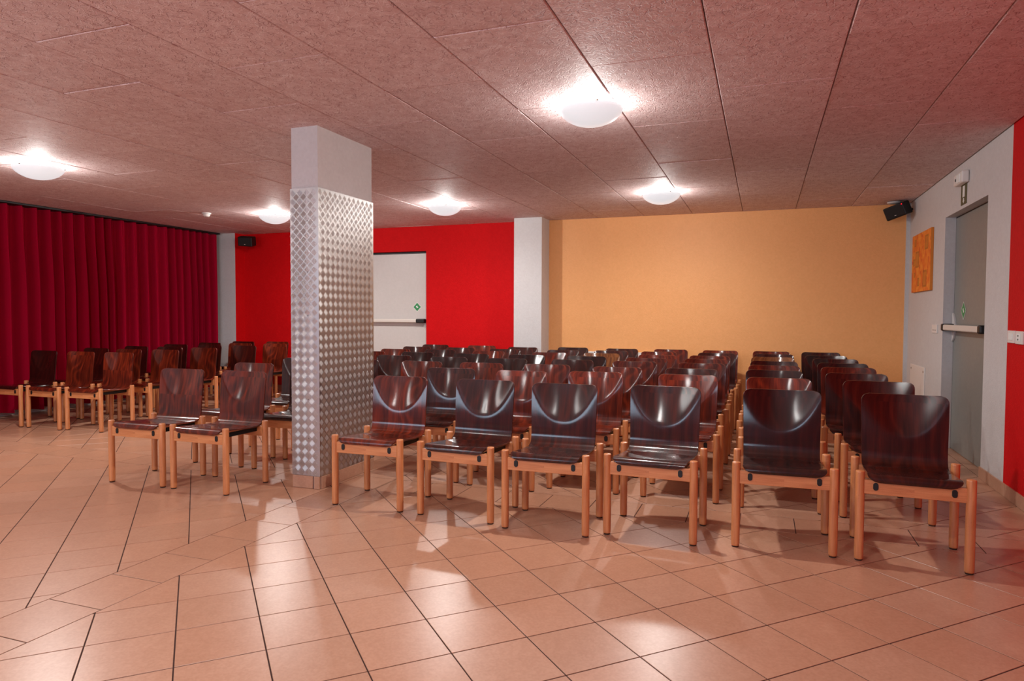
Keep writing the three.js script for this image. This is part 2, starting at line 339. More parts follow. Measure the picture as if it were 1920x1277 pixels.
// ---------------------------------------------------------------- the pillar clad in tread plate
{
  const x0 = -3.088, x1 = -2.856, z0 = -4.632, z1 = -3.934, yM0 = 0.088, yM1 = 2.075;
  const g = group('pillar', [(x0 + x1) / 2, 0, (z0 + z1) / 2]);
  tag(g, 'white pillar clad in silver aluminium tread plate among the chairs', 'pillar');
  const hw = (x1 - x0) / 2, hd = (z1 - z0) / 2;
  mesh('plaster_core', metreUV(movedGeo(new THREE.BoxGeometry(2 * hw - 0.016, H + 0.002, 2 * hd - 0.016), 0, (H + 0.002) / 2, 0)), M.white, g);
  const hh = yM1 - yM0, ym = (yM0 + yM1) / 2, th = 0.004;
  // sheets: two on the front face meeting at a riveted seam, one on each other face
  const seam = -hw + 0.13 * (2 * hw) / 0.232;
  mesh('cladding_sheet', movedGeo(new THREE.BoxGeometry(seam + hw - 0.0008, hh, th), (-hw + seam) / 2 - 0.0004, ym, hd - th / 2 - 0.0015), M.alu, g);
  mesh('cladding_sheet', movedGeo(new THREE.BoxGeometry(hw - seam, hh, th), (hw + seam) / 2, ym, hd - th / 2), M.alu, g);
  mesh('cladding_sheet', movedGeo(new THREE.BoxGeometry(th, hh, 2 * hd - 2 * th), hw - th / 2, ym, 0), M.alu, g);
  mesh('cladding_sheet', movedGeo(new THREE.BoxGeometry(th, hh, 2 * hd - 2 * th), -hw + th / 2, ym, 0), M.alu, g);
  mesh('cladding_sheet', movedGeo(new THREE.BoxGeometry(2 * hw, hh, th), 0, ym, -hd + th / 2), M.alu, g);
  // raised five-bar lozenges, alternating directions
  const bar = (() => {       // one low ridge bar along x, in the xy plane, height along z
    const L = 0.0185, w = 0.0027, t = 0.0012, p = [], q = [[-L, 0, 0], [-L * 0.72, -w, 0], [L * 0.72, -w, 0], [L, 0, 0], [L * 0.72, w, 0], [-L * 0.72, w, 0], [-L * 0.72, 0, t], [L * 0.72, 0, t]];
    const f = (a, b, c) => p.push(...q[a], ...q[b], ...q[c]);
    f(0, 1, 6); f(1, 2, 7); f(1, 7, 6); f(2, 3, 7); f(3, 4, 7); f(4, 5, 6); f(4, 6, 7); f(5, 0, 6);
    const b = new THREE.BufferGeometry(); b.setAttribute('position', new THREE.Float32BufferAttribute(p, 3)); return b;
  })();
  const lozenge = s => mergeGeometries([-2, -1, 0, 1, 2].map(k => { const b = bar.clone(); b.translate(0, k * 0.0072, 0); b.rotateZ(s * Math.PI / 4); return b; }));
  const loz = [lozenge(1), lozenge(-1)];
  const field = (w, put, u0 = -w / 2) => {
    const out = [], pitch = 0.0293;
    for (let j = 0; j * pitch < hh - 0.03; j++) for (let i = 0; i * pitch < w - 0.03; i++) {
      if ((i + j) % 2) continue;
      const g1 = loz[i % 2].clone(); g1.translate(u0 + 0.021 + i * pitch, yM0 + 0.021 + j * pitch, 0); put(g1); out.push(g1);
    }
    return out;
  };
  const bars = [
    ...field(2 * hw, b => b.translate(0, 0, hd)),
    ...field(2 * hw, b => { b.rotateY(Math.PI); b.translate(0, 0, -hd); }),
    ...field(2 * hd, b => { b.rotateY(Math.PI / 2); b.translate(hw, 0, 0); }),
    ...field(2 * hd, b => { b.rotateY(-Math.PI / 2); b.translate(-hw, 0, 0); }),
  ];
  const bg = mergeGeometries(bars); bg.computeVertexNormals();
  const tp = mesh('tread_pattern', bg, M.aluBar, g); tp.userData.kind = 'stuff'; tp.userData.label = 'raised five-bar lozenge pattern';
  for (const y of [0.35, 0.62, 0.9, 1.2, 1.5, 1.85]) mesh('rivet', movedGeo(new THREE.SphereGeometry(0.0032, 10, 6), seam + 0.012, y, hd + 0.0005), M.blackMetal, g);
  const st = (w, px, pz, along) => { const m = mesh('skirting_tile', metreUV(rbox(along === 'x' ? w : 0.014, 0.086, along === 'x' ? 0.014 : w, 0.002, 1)), M.skirting, g); m.position.set(px, 0.0435, pz); };
  const e = hd - 0.008 + 0.007, f = hw - 0.008 + 0.007;
  st(0.168, -hw + 0.092, e, 'x'); st(0.042, hw - 0.024, e, 'x');
  st(0.20, f, hd - 0.115, 'z'); st(0.298, f, hd - 0.367, 'z'); st(0.165, f, hd - 0.602, 'z');
  st(2 * hw - 0.02, 0, -e, 'x'); st(0.298, -f, hd - 0.16, 'z'); st(0.298, -f, hd - 0.46, 'z');
}

// ---------------------------------------------------------------- ceiling lamps
function makeLamp(x, z, label, turn, dim = 1) {
  const g = group('ceiling_lamp', [x, H, z]); tag(g, label, 'ceiling lamp', 'round glass ceiling lamps');
  mesh('base_plate', new THREE.CylinderGeometry(0.165, 0.165, 0.016, 48).translate(0, -0.009, 0), M.lampBase, g);
  const pts = []; const r = 0.193, yr = -0.032, dep = 0.098;
  for (let i = 0; i <= 22; i++) { const t = i / 22; pts.push(new THREE.Vector2(Math.max(1e-4, r * Math.sin(t * Math.PI / 2)), yr - dep * Math.pow(Math.cos(t * Math.PI / 2), 1.25))); }
  pts.push(new THREE.Vector2(r + 0.001, yr + 0.003), new THREE.Vector2(r - 0.003, yr + 0.006));
  for (let i = 22; i >= 0; i--) { const t = i / 22; pts.push(new THREE.Vector2(Math.max(1e-4, (r - 0.006) * Math.sin(t * Math.PI / 2)), yr + 0.004 - (dep - 0.003) * Math.pow(Math.cos(t * Math.PI / 2), 1.25))); }
  mesh('glass_shade', new THREE.LatheGeometry(pts, 64), M.lampGlass, g);
  for (let k = 0; k < 3; k++) { const a = k * 2.0944 + 0.45 + turn, c = mesh('clip', new THREE.CapsuleGeometry(0.0055, 0.014, 4, 10), M.bronze, g); c.position.set(Math.cos(a) * 0.188, -0.031, Math.sin(a) * 0.188); c.rotation.z = Math.PI / 2; c.rotation.y = -a; c.rotation.order = 'YXZ'; }
  const L = new THREE.PointLight(new THREE.Color().setRGB(...LAMP_RGB), LAMP_CD * dim, 0, 2); L.position.set(0, -0.052, 0); L.castShadow = true; L.shadow.radius = 2; L.shadow.mapSize.set(1024, 1024); g.add(L);
  const S = new THREE.SpotLight(new THREE.Color().setRGB(...LAMP_RGB), LAMP_DOWN_CD * dim, 0, Math.PI / 2 * 0.985, 1, 2); S.position.set(0, -0.084, 0); S.target.position.set(0, -2, 0); S.castShadow = true; S.shadow.radius = 2; S.shadow.mapSize.set(1024, 1024); g.add(S, S.target);
  return g;
}
makeLamp(-1.006, -4.114, 'lit round glass ceiling lamp above the chair rows nearest the pillar', 0.7);
makeLamp(-1.014, -7.227, 'lit round glass ceiling lamp in front of the orange wall', 0.5);
makeLamp(-3.499, -7.233, 'lit round glass ceiling lamp in front of the white door', 0.6);
makeLamp(-5.889, -4.163, 'lit round glass ceiling lamp over the aisle, farther from the back wall', 0.9);
makeLamp(-5.887, -7.196, 'lit round glass ceiling lamp over the aisle, nearer the back wall', 0.4);
for (const [x, w] of [[-1.006, 'door side'], [-3.499, 'middle'], [-5.889, 'curtain side']]) makeLamp(x, -1.05, 'lit round glass ceiling lamp over the empty front floor, ' + w, 0.3, FRONT_DIM);

// ---------------------------------------------------------------- chairs
const shellGeo = (() => {
  const prof = new THREE.CatmullRomCurve3([[0.2085, 0.396], [0.2115, 0.411], [0.202, 0.427], [0.178, 0.4345], [0.10, 0.429], [0, 0.420], [-0.10, 0.414], [-0.158, 0.416], [-0.188, 0.431], [-0.202, 0.462], [-0.207, 0.52], [-0.213, 0.60], [-0.222, 0.69], [-0.234, 0.791]].map(([z, y]) => new THREE.Vector3(0, y, z)), false, 'centripetal');
  const NV = 72, NU = 26, len = prof.getLength(), TH = 0.0105;
  const P = (u, s) => {       // u in -1..1, s = arc length fraction
    const p = prof.getPointAt(clamp(s)), tg = prof.getTangentAt(clamp(s)), d0 = s * len, d1 = (1 - s) * len;
    const corner = (d, r) => d < r ? r - Math.sqrt(Math.max(0, r * r - (r - d) * (r - d))) : 0;
    const seatEnd = 0.42;
    let hw = 0.200 + 0.006 * sstep(0.5, 1, s) - corner(d0, 0.052) - corner(d1, 0.040);
    const x = u * hw, ux = x / 0.206, n = new THREE.Vector3(0, -tg.z, tg.y);   // n points up on the seat, backwards... fixed below
    // upward / forward facing normal of the profile
    n.set(0, -tg.z, tg.y); if (n.y < 0 && s < 0.4) n.negate(); if (s >= 0.4 && n.z < 0) n.negate();
    let off = 0;
    const d = (s * len);
    if (s < seatEnd + 0.05) off -= 0.009 * (1 - ux * ux) * sstep(0.05, 0.13, d) * (1 - sstep(0.30, 0.40, d));     // dished seat
    const yb = 0.562 + 0.212 * Math.pow(Math.abs(ux), 2.3), sl = 0.212 * 2.3 * Math.pow(Math.abs(ux), 1.3) / 0.206;
    const q = (p.y - yb) / Math.sqrt(1 + sl * sl);
    if (s > 0.45) { const w = 0.007, k = w * Math.log1p(Math.exp(Math.min(40, q / w))); off -= 0.30 * k - 0.48 * k * k; }    // scooped head of the back
    return new THREE.Vector3(x, p.y, p.z).addScaledVector(n, off);
  };
  const ss = []; for (let j = 0; j <= NV; j++) { const t = j / NV; ss.push(t < 0.1 ? t * t * 5 + t * 0.5 : t > 0.94 ? 1 - ((1 - t) * (1 - t) * 8.333 + (1 - t) * 0.5) : t); }
  const F = [], N = [], V = [];
  for (let j = 0; j <= NV; j++) for (let i = 0; i <= NU; i++) {
    const u = -1 + 2 * i / NU, s = ss[j], e = 2e-3, a = P(Math.min(1, u + e), s), b = P(Math.max(-1, u - e), s), s2 = clamp(s, 0.006, 0.994), c = P(u * 0.98, Math.min(0.9995, s2 + e)), d = P(u * 0.98, Math.max(0.0005, s2 - e));
    const n = new THREE.Vector3().subVectors(c, d).cross(new THREE.Vector3().subVectors(a, b)).normalize().negate();
    F.push(P(u, s)); N.push(n); V.push([u * 0.2, s * len]);
  }
  const pos = [], nor = [], uv = [], idx = [], K = (NU + 1) * (NV + 1);
  for (let k = 0; k < K; k++) { pos.push(F[k].x, F[k].y, F[k].z); nor.push(N[k].x, N[k].y, N[k].z); uv.push(...V[k]); }
  for (let k = 0; k < K; k++) { pos.push(F[k].x - N[k].x * TH, F[k].y - N[k].y * TH, F[k].z - N[k].z * TH); nor.push(-N[k].x, -N[k].y, -N[k].z); uv.push(V[k][0] + 0.27, V[k][1]); }
  const at = (i, j) => j * (NU + 1) + i;
  for (let j = 0; j < NV; j++) for (let i = 0; i < NU; i++) { const a = at(i, j), b = at(i + 1, j), c = at(i + 1, j + 1), d = at(i, j + 1); idx.push(a, b, c, a, c, d, K + a, K + c, K + b, K + a, K + d, K + c); }
  const ring = []; for (let i = 0; i <= NU; i++) ring.push(at(i, 0)); for (let j = 1; j <= NV; j++) ring.push(at(NU, j)); for (let i = NU - 1; i >= 0; i--) ring.push(at(i, NV)); for (let j = NV - 1; j > 0; j--) ring.push(at(0, j));
  const E0 = pos.length / 3, m = ring.length, ctr = k => F[k];
  for (let r = 0; r < m; r++) {
    const k = ring[r], kp = ring[(r + m - 1) % m], kn = ring[(r + 1) % m], t = new THREE.Vector3().subVectors(F[kn], F[kp]).normalize(), o = t.clone().cross(N[k]).normalize();
    const bulge = 0.0016;
    for (const w of [0, 0.5, 1]) {
      const q = ctr(k).clone().addScaledVector(N[k], -TH * w).addScaledVector(o, w === 0.5 ? bulge : 0), nn = o.clone().addScaledVector(N[k], w === 0 ? 0.7 : w === 1 ? -0.7 : 0).normalize();
      pos.push(q.x, q.y, q.z); nor.push(nn.x, nn.y, nn.z); uv.push(V[k][0] + w * 0.01, V[k][1]);
    }
  }
  for (let r = 0; r < m; r++) { const a = E0 + 3 * r, b = E0 + 3 * ((r + 1) % m); for (const w of [0, 1]) idx.push(a + w, a + w + 1, b + w + 1, a + w, b + w + 1, b + w); }
  const g = new THREE.BufferGeometry();
  g.setAttribute('position', new THREE.Float32BufferAttribute(pos, 3)); g.setAttribute('normal', new THREE.Float32BufferAttribute(nor, 3)); g.setAttribute('uv', new THREE.Float32BufferAttribute(uv, 2)); g.setIndex(idx);
  return g;
})();
const legGeo = (() => {
  const p = [[0.0001, 0.006], [0.0195, 0.006], [0.0208, 0.012], [0.0213, 0.03], [0.0213, 0.438], [0.0206, 0.4435], [0.0185, 0.447], [0.0001, 0.4485]].map(a => new THREE.Vector2(...a));
  const g = new THREE.LatheGeometry(p, 20); const u = g.attributes.uv, q = g.attributes.position; for (let i = 0; i < u.count; i++) u.setXY(i, u.getX(i) * 0.134, q.getY(i)); return g;
})();
const glideGeo = new THREE.CylinderGeometry(0.0185, 0.0175, 0.007, 16).translate(0, 0.0035, 0);
const railGeo = (() => { const g = rbox(0.432, 0.070, 0.022, 0.003, 2); const u = g.attributes.uv, q = g.attributes.position; for (let i = 0; i < u.count; i++) u.setXY(i, q.getY(i) + q.getZ(i), q.getX(i)); return g; })();
const boltGeo = new THREE.ExtrudeGeometry((() => { const s = new THREE.Shape(), r = 0.0105, h = 0.0075; s.absarc(0, h, r, 0, Math.PI); s.absarc(0, -h, r, Math.PI, 2 * Math.PI); s.closePath(); return s; })(), { depth: 0.003, bevelEnabled: true, bevelThickness: 0.0012, bevelSize: 0.001, bevelSegments: 2, curveSegments: 10 });
const boltHole = new THREE.CylinderGeometry(0.0038, 0.0038, 0.0016, 10).rotateX(Math.PI / 2);
const barGeo = rbox(0.010, 0.030, 0.354, 0.002, 1);
function makeChair() {
  const g = new THREE.Group();
  mesh('seat_shell', shellGeo, shellMat.dark[0], g);
  for (const sz of [1, -1]) for (const sx of [-1, 1]) { const l = mesh('leg', legGeo, M.beech, g); l.position.set(sx * 0.233, 0, sz * 0.1875); l.rotation.y = sx + sz; mesh('foot_glide', glideGeo, M.glide, l); }
  for (const sz of [1, -1]) {
    const r = mesh(sz > 0 ? 'front_rail' : 'rear_rail', railGeo, M.beech, g); r.position.set(0, 0.371, sz * 0.1875);
    for (const sx of [-1, 1]) { const b = mesh('bolt_cap', boltGeo, M.black, r); b.position.set(sx * 0.165, 0.004, sz * 0.0112); if (sz < 0) b.rotation.y = Math.PI; }
  }
  for (const sx of [-1, 1]) { const b = mesh('side_bar', barGeo, M.blackMetal, g); b.position.set(sx * 0.165, 0.384, 0); }
  return g;
}
const chair0 = makeChair();
const toneName = { dark: 'dark brown', red: 'reddish brown', plain: 'very dark brown', golden: 'golden brown' };
function placeChair(x, z, turn, tone, variant, label, grp) {
  const c = chair0.clone(true); c.name = numbered('plywood_chair'); c.position.set(x, 0, z); c.rotation.y = R(turn);
  c.children[0].material = shellMat[tone][variant]; tag(c, label, 'chair', grp); scene.add(c);
}
const ord = ['', 'first', 'second', 'third', 'fourth', 'fifth', 'sixth', 'seventh', 'eighth', 'ninth'];
{
  const G = 'plywood chairs set out in rows facing the front';
  // front row: [x, z, turn, tone, place]
  for (const [x, z, t, tone, where] of [
    [0.706, -3.920, -3.0, 'dark', 'in the front row at the door-wall end'],
    [0.110, -3.925, 1.1, 'plain', 'in the front row, second from the door-wall end'],
    [-0.552, -3.870, -3.1, 'dark', 'in the front row, third from the door-wall end'],
    [-1.131, -3.787, 1.2, 'dark', 'in the front row, third from the pillar'],
    [-1.690, -3.833, -2.6, 'dark', 'in the front row, second from the pillar'],
    [-2.307, -3.845, 0.2, 'red', 'in the front row, right up against the pillar'],
    [-3.577, -3.776, -1.0, 'red', 'on the aisle side of the pillar, front row, nearer the pillar'],
    [-4.150, -3.775, 1.5, 'red', 'on the aisle side of the pillar, front row, nearer the aisle'],
  ]) placeChair(x, z, t, tone, Math.floor(rnd() * 3), toneName[tone] + ' plywood chair ' + where, G);
  // rows behind, from the second: [x, z of the back's top edge] from the door wall towards the aisle, null where the pillar stands
  const rows = [
    [[0.713, -5.009], [0.113, -5.023], [-0.507, -5.046], [-1.173, -5.038], [-1.729, -4.911], [-2.330, -4.942], null, [-3.540, -4.78], [-4.150, -4.79]],
    [[0.655, -5.649], [0.085, -5.729], [-0.541, -5.639], [-1.124, -5.575], [-1.746, -5.640], [-2.348, -5.597], [-2.930, -5.576], [-3.580, -5.56], [-4.200, -5.50]],
    [[0.676, -6.275], [0.092, -6.287], [-0.511, -6.312], [-1.113, -6.330], [-1.714, -6.330], [-2.345, -6.250], [-2.984, -6.249], [-3.620, -6.268], [-4.250, -6.25]],
    [[0.677, -6.821], [0.100, -6.883], [-0.519, -6.954], [-1.089, -6.880], [-1.719, -6.951], [-2.380, -6.921], [-3.020, -6.904], [-3.690, -6.912], [-4.302, -6.889]],
    [[0.685, -7.478], [0.102, -7.541], [-0.527, -7.527], [-1.063, -7.450], [-1.695, -7.530], [-2.287, -7.466], [-3.040, -7.457], [-3.700, -7.530], [-4.284, -7.450]],
    [[0.645, -8.060], [0.116, -8.150], [-0.497, -8.130], [-1.142, -8.140], [-1.720, -8.150], [-2.290, -8.040], [-3.030, -7.99], [-3.700, -8.110], [-4.340, -8.120]],
    [[0.643, -8.770], [0.092, -8.770], [-0.490, -8.740], [-1.086, -8.755], [-1.691, -8.690], [-2.361, -8.750], [-2.984, -8.535], [-3.665, -8.760], [-4.390, -8.770]],
  ];
  const special = { '1_0': 'dark', '1_5': 'dark', '1_4': 'red', '1_3': 'red', '1_2': 'red', '1_1': 'red', '2_3': 'red', '2_4': 'red', '2_5': 'red', '2_6': 'red', '5_4': 'golden', '5_1': 'golden', '5_5': 'red', '7_7': 'red', '6_0': 'plain', '3_5': 'plain', '4_5': 'plain', '4_6': 'plain', '3_6': 'plain' };
  rows.forEach((row, r) => row.forEach((p, c) => {
    if (!p) return;
    const tone = special[(r + 1) + '_' + c] || (rnd() < 0.42 ? 'dark' : rnd() < 0.3 ? 'plain' : 'red');
    const turn = rr(-1.6, 1.6);
    const rowName = r === 6 ? 'last row along the back wall' : ord[7 - r] + ' row from back wall';
    placeChair(p[0] * 0.986, p[1] * 0.986 + 0.24, turn, tone, Math.floor(rnd() * 3), r === 0 && c > 6 ? `${toneName[tone]} chair, second row, aisle side of the pillar, ${c === 7 ? 'nearer the pillar' : 'nearer the aisle'}` : `${toneName[tone]} chair, ${rowName}, ${ord[c + 1]} seat from the door wall`, G);
  }));
  const G2 = 'plywood chairs in the block beside the red curtain';
  const left = [
    [[-7.72, -5.48], [-7.15, -5.49], [-6.63, -5.54]],
    [[-7.72, -6.13], [-7.15, -6.10], [-6.64, -6.165]],
    [[-7.72, -6.70], [-7.17, -6.73], [-6.60, -6.72]],
    [[-7.71, -7.34], [-7.15, -7.38], [-6.60, -7.42]],
    [[-7.70, -7.95], [-7.16, -7.98], [-6.60, -8.05]],
    [[-7.60, -8.54], [-7.07, -8.68], [-6.53, -8.70]],
  ];
  left.forEach((row, r) => row.forEach((p, c) => {
    const tone = r === 0 && c === 0 ? 'plain' : c === 0 ? 'dark' : r < 2 && c ? 'red' : rnd() < 0.5 ? 'dark' : 'red';
    const rowName = r === 5 ? 'row at the back wall' : ord[6 - r] + ' row from back wall';
    placeChair(p[0] * 0.986, p[1] * 0.986 + 0.24, rr(-1.5, 1.5), tone, Math.floor(rnd() * 3), `${toneName[tone]} chair beside the curtain, ${rowName}, ${['curtain-side seat', 'middle seat', 'aisle seat'][c]}`, G2);
  }));
}

// ---------------------------------------------------------------- curtains on a black track
function makeCurtain(z0, z1, label, sd) {
  const NZ = Math.round((z1 - z0) * 240), NY = 26, yT = 2.462, yB = 0.062, xc = -8.19;
  const L = lattice(64);
  const ph = []; let acc = 0; for (let i = 0; i <= NZ; i++) { const z = z0 + (z1 - z0) * i / NZ; acc += ((z1 - z0) / NZ) * 6.2832 / (0.168 * (0.55 + 0.95 * vnoise(L, z * 3.1 + sd, 3.5))); ph.push(acc); }
  const at = (i, t) => {        // t = 0 top, 1 hem
    const z = z0 + (z1 - z0) * i / NZ, a = 0.060 + 0.032 * sstep(0.02, 0.45, t), p = ph[i] + 1.1 * (vnoise(L, z * 1.5, t * 2.1 + sd) - 0.5) * t;
    const amp = a * (0.6 + 0.7 * vnoise(L, z * 6 + 9, 1.5 + 0.5 * t)), sp = Math.sin(p), lobe = Math.sign(sp) * Math.pow(Math.abs(sp), 0.55);
    const f = lobe + 0.16 * Math.sin(2 * p + 1.3 + sd) + 0.15 * (1 - t) * Math.sin(3 * p);
    return new THREE.Vector3(xc + amp * f, yT + (yB - yT) * t + 0.006 * Math.sin(p * 0.5) * t, z + 0.25 * amp * Math.cos(p));
  };
  const pos = [], uv = [], idx = [], K = (NZ + 1) * (NY + 1);
  for (const back of [0, 1]) for (let j = 0; j <= NY; j++) for (let i = 0; i <= NZ; i++) { const p = at(i, j / NY); pos.push(p.x - back * 0.004, p.y, p.z); uv.push(ph[i] * 0.035, p.y); }
  for (let j = 0; j < NY; j++) for (let i = 0; i < NZ; i++) { const a = j * (NZ + 1) + i, b = a + 1, d = a + NZ + 1, c = d + 1; idx.push(a, b, c, a, c, d, K + a, K + c, K + b, K + a, K + d, K + c); }
  const strip = (a, b) => idx.push(a, b, K + b, a, K + b, K + a);
  for (let i = 0; i < NZ; i++) { strip(i + 1, i); strip(NY * (NZ + 1) + i, NY * (NZ + 1) + i + 1); }
  for (let j = 0; j < NY; j++) { strip(j * (NZ + 1), (j + 1) * (NZ + 1)); strip((j + 1) * (NZ + 1) + NZ, j * (NZ + 1) + NZ); }
  const g = new THREE.BufferGeometry(); g.setAttribute('position', new THREE.Float32BufferAttribute(pos, 3)); g.setAttribute('uv', new THREE.Float32BufferAttribute(uv, 2)); g.setIndex(idx); g.computeVertexNormals();
  return tag(mesh('curtain', g, M.curtain), label, 'curtain', 'dark red floor-length curtains');
}
makeCurtain(-8.60, -6.735, 'dark red pleated curtain hanging next to the white corner pilaster', 0.4);
makeCurtain(-6.725, -3.30, 'dark red pleated curtain farther from the corner, towards the front', 2.7);
tag(mesh('curtain_track', movedGeo(rbox(0.14, 0.022, 5.4, 0.004), -8.19, H - 0.0135, -5.93), M.black), 'black curtain track along the ceiling above the red curtains', 'curtain track');

// ---------------------------------------------------------------- doors
function arrowDecal(parent, s) {          // green lozenge with a white bent arrow, in the xy plane
  const loz = (k) => { const q = new THREE.Shape(), r = 0.012 * k; q.moveTo(0, s * k); q.lineTo(-s * k, 0); q.lineTo(0, -s * k); q.lineTo(s * k, 0); q.closePath(); return q; };
  const w = mesh('sticker_border', new THREE.ExtrudeGeometry(loz(1.12), { depth: 0.0006, bevelEnabled: false }), M.signWhite, parent);
  const gsh = mesh('sticker_field', new THREE.ExtrudeGeometry(loz(1), { depth: 0.0010, bevelEnabled: false }), M.signGreen, parent);
  const a = new THREE.Shape(); const P = [[-0.42, 0.28], [-0.18, 0.34], [-0.12, 0.10], [0.02, 0.40], [0.16, 0.30], [0.10, 0.02], [0.34, 0.02], [0.40, -0.14], [0.06, -0.34], [-0.16, -0.30], [-0.10, -0.12], [-0.34, 0.02]];
  P.forEach(([x, y], i) => i ? a.lineTo(x * s * 0.8, y * s * 0.8) : a.moveTo(x * s * 0.8, y * s * 0.8)); a.closePath();
  mesh('sticker_arrow', new THREE.ExtrudeGeometry(a, { depth: 0.0014, bevelEnabled: false }), M.signWhite, parent);
  return [w, gsh];
}
{
  const d = structure(group('door_1', [DL.x1, 0, ZB]), 'white emergency door with push bar in the red wall');
  const w = DL.x1 - DL.x0;
  mesh('door_leaf', metreUV(movedGeo(rbox(w - 0.016, 2.095, 0.045, 0.003), -w / 2, 1.056, -0.075)), M.doorWhite, d);
  mesh('door_head', movedGeo(new THREE.BoxGeometry(w, 0.026, 0.1), -w / 2, DL.y1 - 0.0135, -0.12), M.black, d);
  const bar = mesh('push_bar', movedGeo(rbox(w - 0.19, 0.048, 0.034, 0.012, 4), -0.155 - (w - 0.19) / 2, 1.118, 0.012), M.barWhite, d);
  for (const x of [-0.088, -w + 0.07]) { mesh('end_cap', movedGeo(rbox(0.135, 0.062, 0.085, 0.016, 4), x, 1.118, -0.006), M.black, bar); }
  const pts = []; for (let i = 0; i <= 12; i++) { const t = i / 12; pts.push(new THREE.Vector3(-0.10 + 0.09 * t, 1.09 - 0.11 * Math.sin(t * 1.5) * (0.6 + 0.4 * t), -0.045)); }
  mesh('cable', new THREE.TubeGeometry(new THREE.CatmullRomCurve3(pts), 16, 0.003, 6), M.plastic, d);
  const st = new THREE.Group(); st.name = 'exit_sticker'; st.position.set(-0.175, 1.322, -0.0522); d.add(st); arrowDecal(st, 0.062);
}
{
  const d = structure(group('door_2', [DR.x, 0, DR.z0], 0), 'grey-green metal emergency door with push bar in the white wall');
  const w = DR.z1 - DR.z0;
  mesh('door_leaf', metreUV(movedGeo(rbox(0.045, 2.098, w - 0.012, 0.003), 0.024, 1.053, w / 2)), M.doorGrey, d);
  mesh('door_stop', movedGeo(new THREE.BoxGeometry(0.06, 2.108, 0.01), 0.032, 1.054, 0.004), M.black, d);
  mesh('door_stop', movedGeo(new THREE.BoxGeometry(0.06, 0.01, w), 0.032, DR.y1 - 0.006, w / 2), M.black, d);
  // half-round strike cover at the closing edge
  const hs = new THREE.Shape(); hs.moveTo(0, -0.13); hs.absarc(-0.055, 0, 0.142, -1.15, 1.15, false); hs.closePath();
  const hg = new THREE.ExtrudeGeometry(hs, { depth: 0.012, bevelEnabled: true, bevelThickness: 0.002, bevelSize: 0.002, bevelSegments: 2 }); hg.rotateY(-Math.PI / 2); hg.translate(-0.0005, 1.112, 0.012);
  mesh('strike_cover', hg, M.white, d);
  const bar = mesh('push_bar', movedGeo(rbox(0.034, 0.052, w - 0.16, 0.012, 4), -0.085, 1.112, 0.085 + (w - 0.16) / 2), M.barWhite, d);
  for (const z of [0.055, w - 0.075]) mesh('end_cap', movedGeo(rbox(0.10, 0.066, 0.075, 0.014, 4), -0.055, 1.112, z), M.black, bar);
  const st = new THREE.Group(); st.name = 'exit_sticker'; st.position.set(-0.0005, 1.262, 0.33); st.rotation.y = -Math.PI / 2; d.add(st); arrowDecal(st, 0.072);
}

// ---------------------------------------------------------------- things on the walls and the ceiling
{ // emergency lamp and exit sign over the grey door
  const g = group('emergency_light', [XR, 2.352, -6.635]); tag(g, 'white emergency light box mounted over the grey door', 'emergency light');
  mesh('housing', movedGeo(rbox(0.055, 0.098, 0.26, 0.014, 4), -0.0277, 0, 0), M.plastic, g);
  mesh('lens', movedGeo(rbox(0.012, 0.07, 0.10, 0.006, 3), -0.0545, -0.004, 0.03), M.signWhite, g);
  mesh('indicator', movedGeo(rbox(0.006, 0.022, 0.018, 0.002), -0.0565, -0.004, -0.055), M.black, g);
  const s = group('exit_sign', [XR, 2.226, -6.650]); tag(s, 'dark green exit sign with white door symbol below the emergency light', 'exit sign');
  mesh('sign_plate', movedGeo(rbox(0.004, 0.172, 0.17, 0.001, 1), -0.002, 0, 0), M.signDark, s);
  mesh('door_symbol', movedGeo(new THREE.BoxGeometry(0.002, 0.092, 0.062), -0.0045, 0.022, 0), M.signWhite, s);
  const a = new THREE.Shape(); [[-0.014, -0.026], [0.014, -0.026], [0.014, -0.046], [0.026, -0.046], [0, -0.070], [-0.026, -0.046], [-0.014, -0.046]].forEach(([x, y], i) => i ? a.lineTo(x, y) : a.moveTo(x, y)); a.closePath();
  const ag = new THREE.ExtrudeGeometry(a, { depth: 0.0015, bevelEnabled: false }); ag.rotateY(-Math.PI / 2); ag.translate(-0.004, -0.006, 0); mesh('arrow_symbol', ag, M.signWhite, s);
}
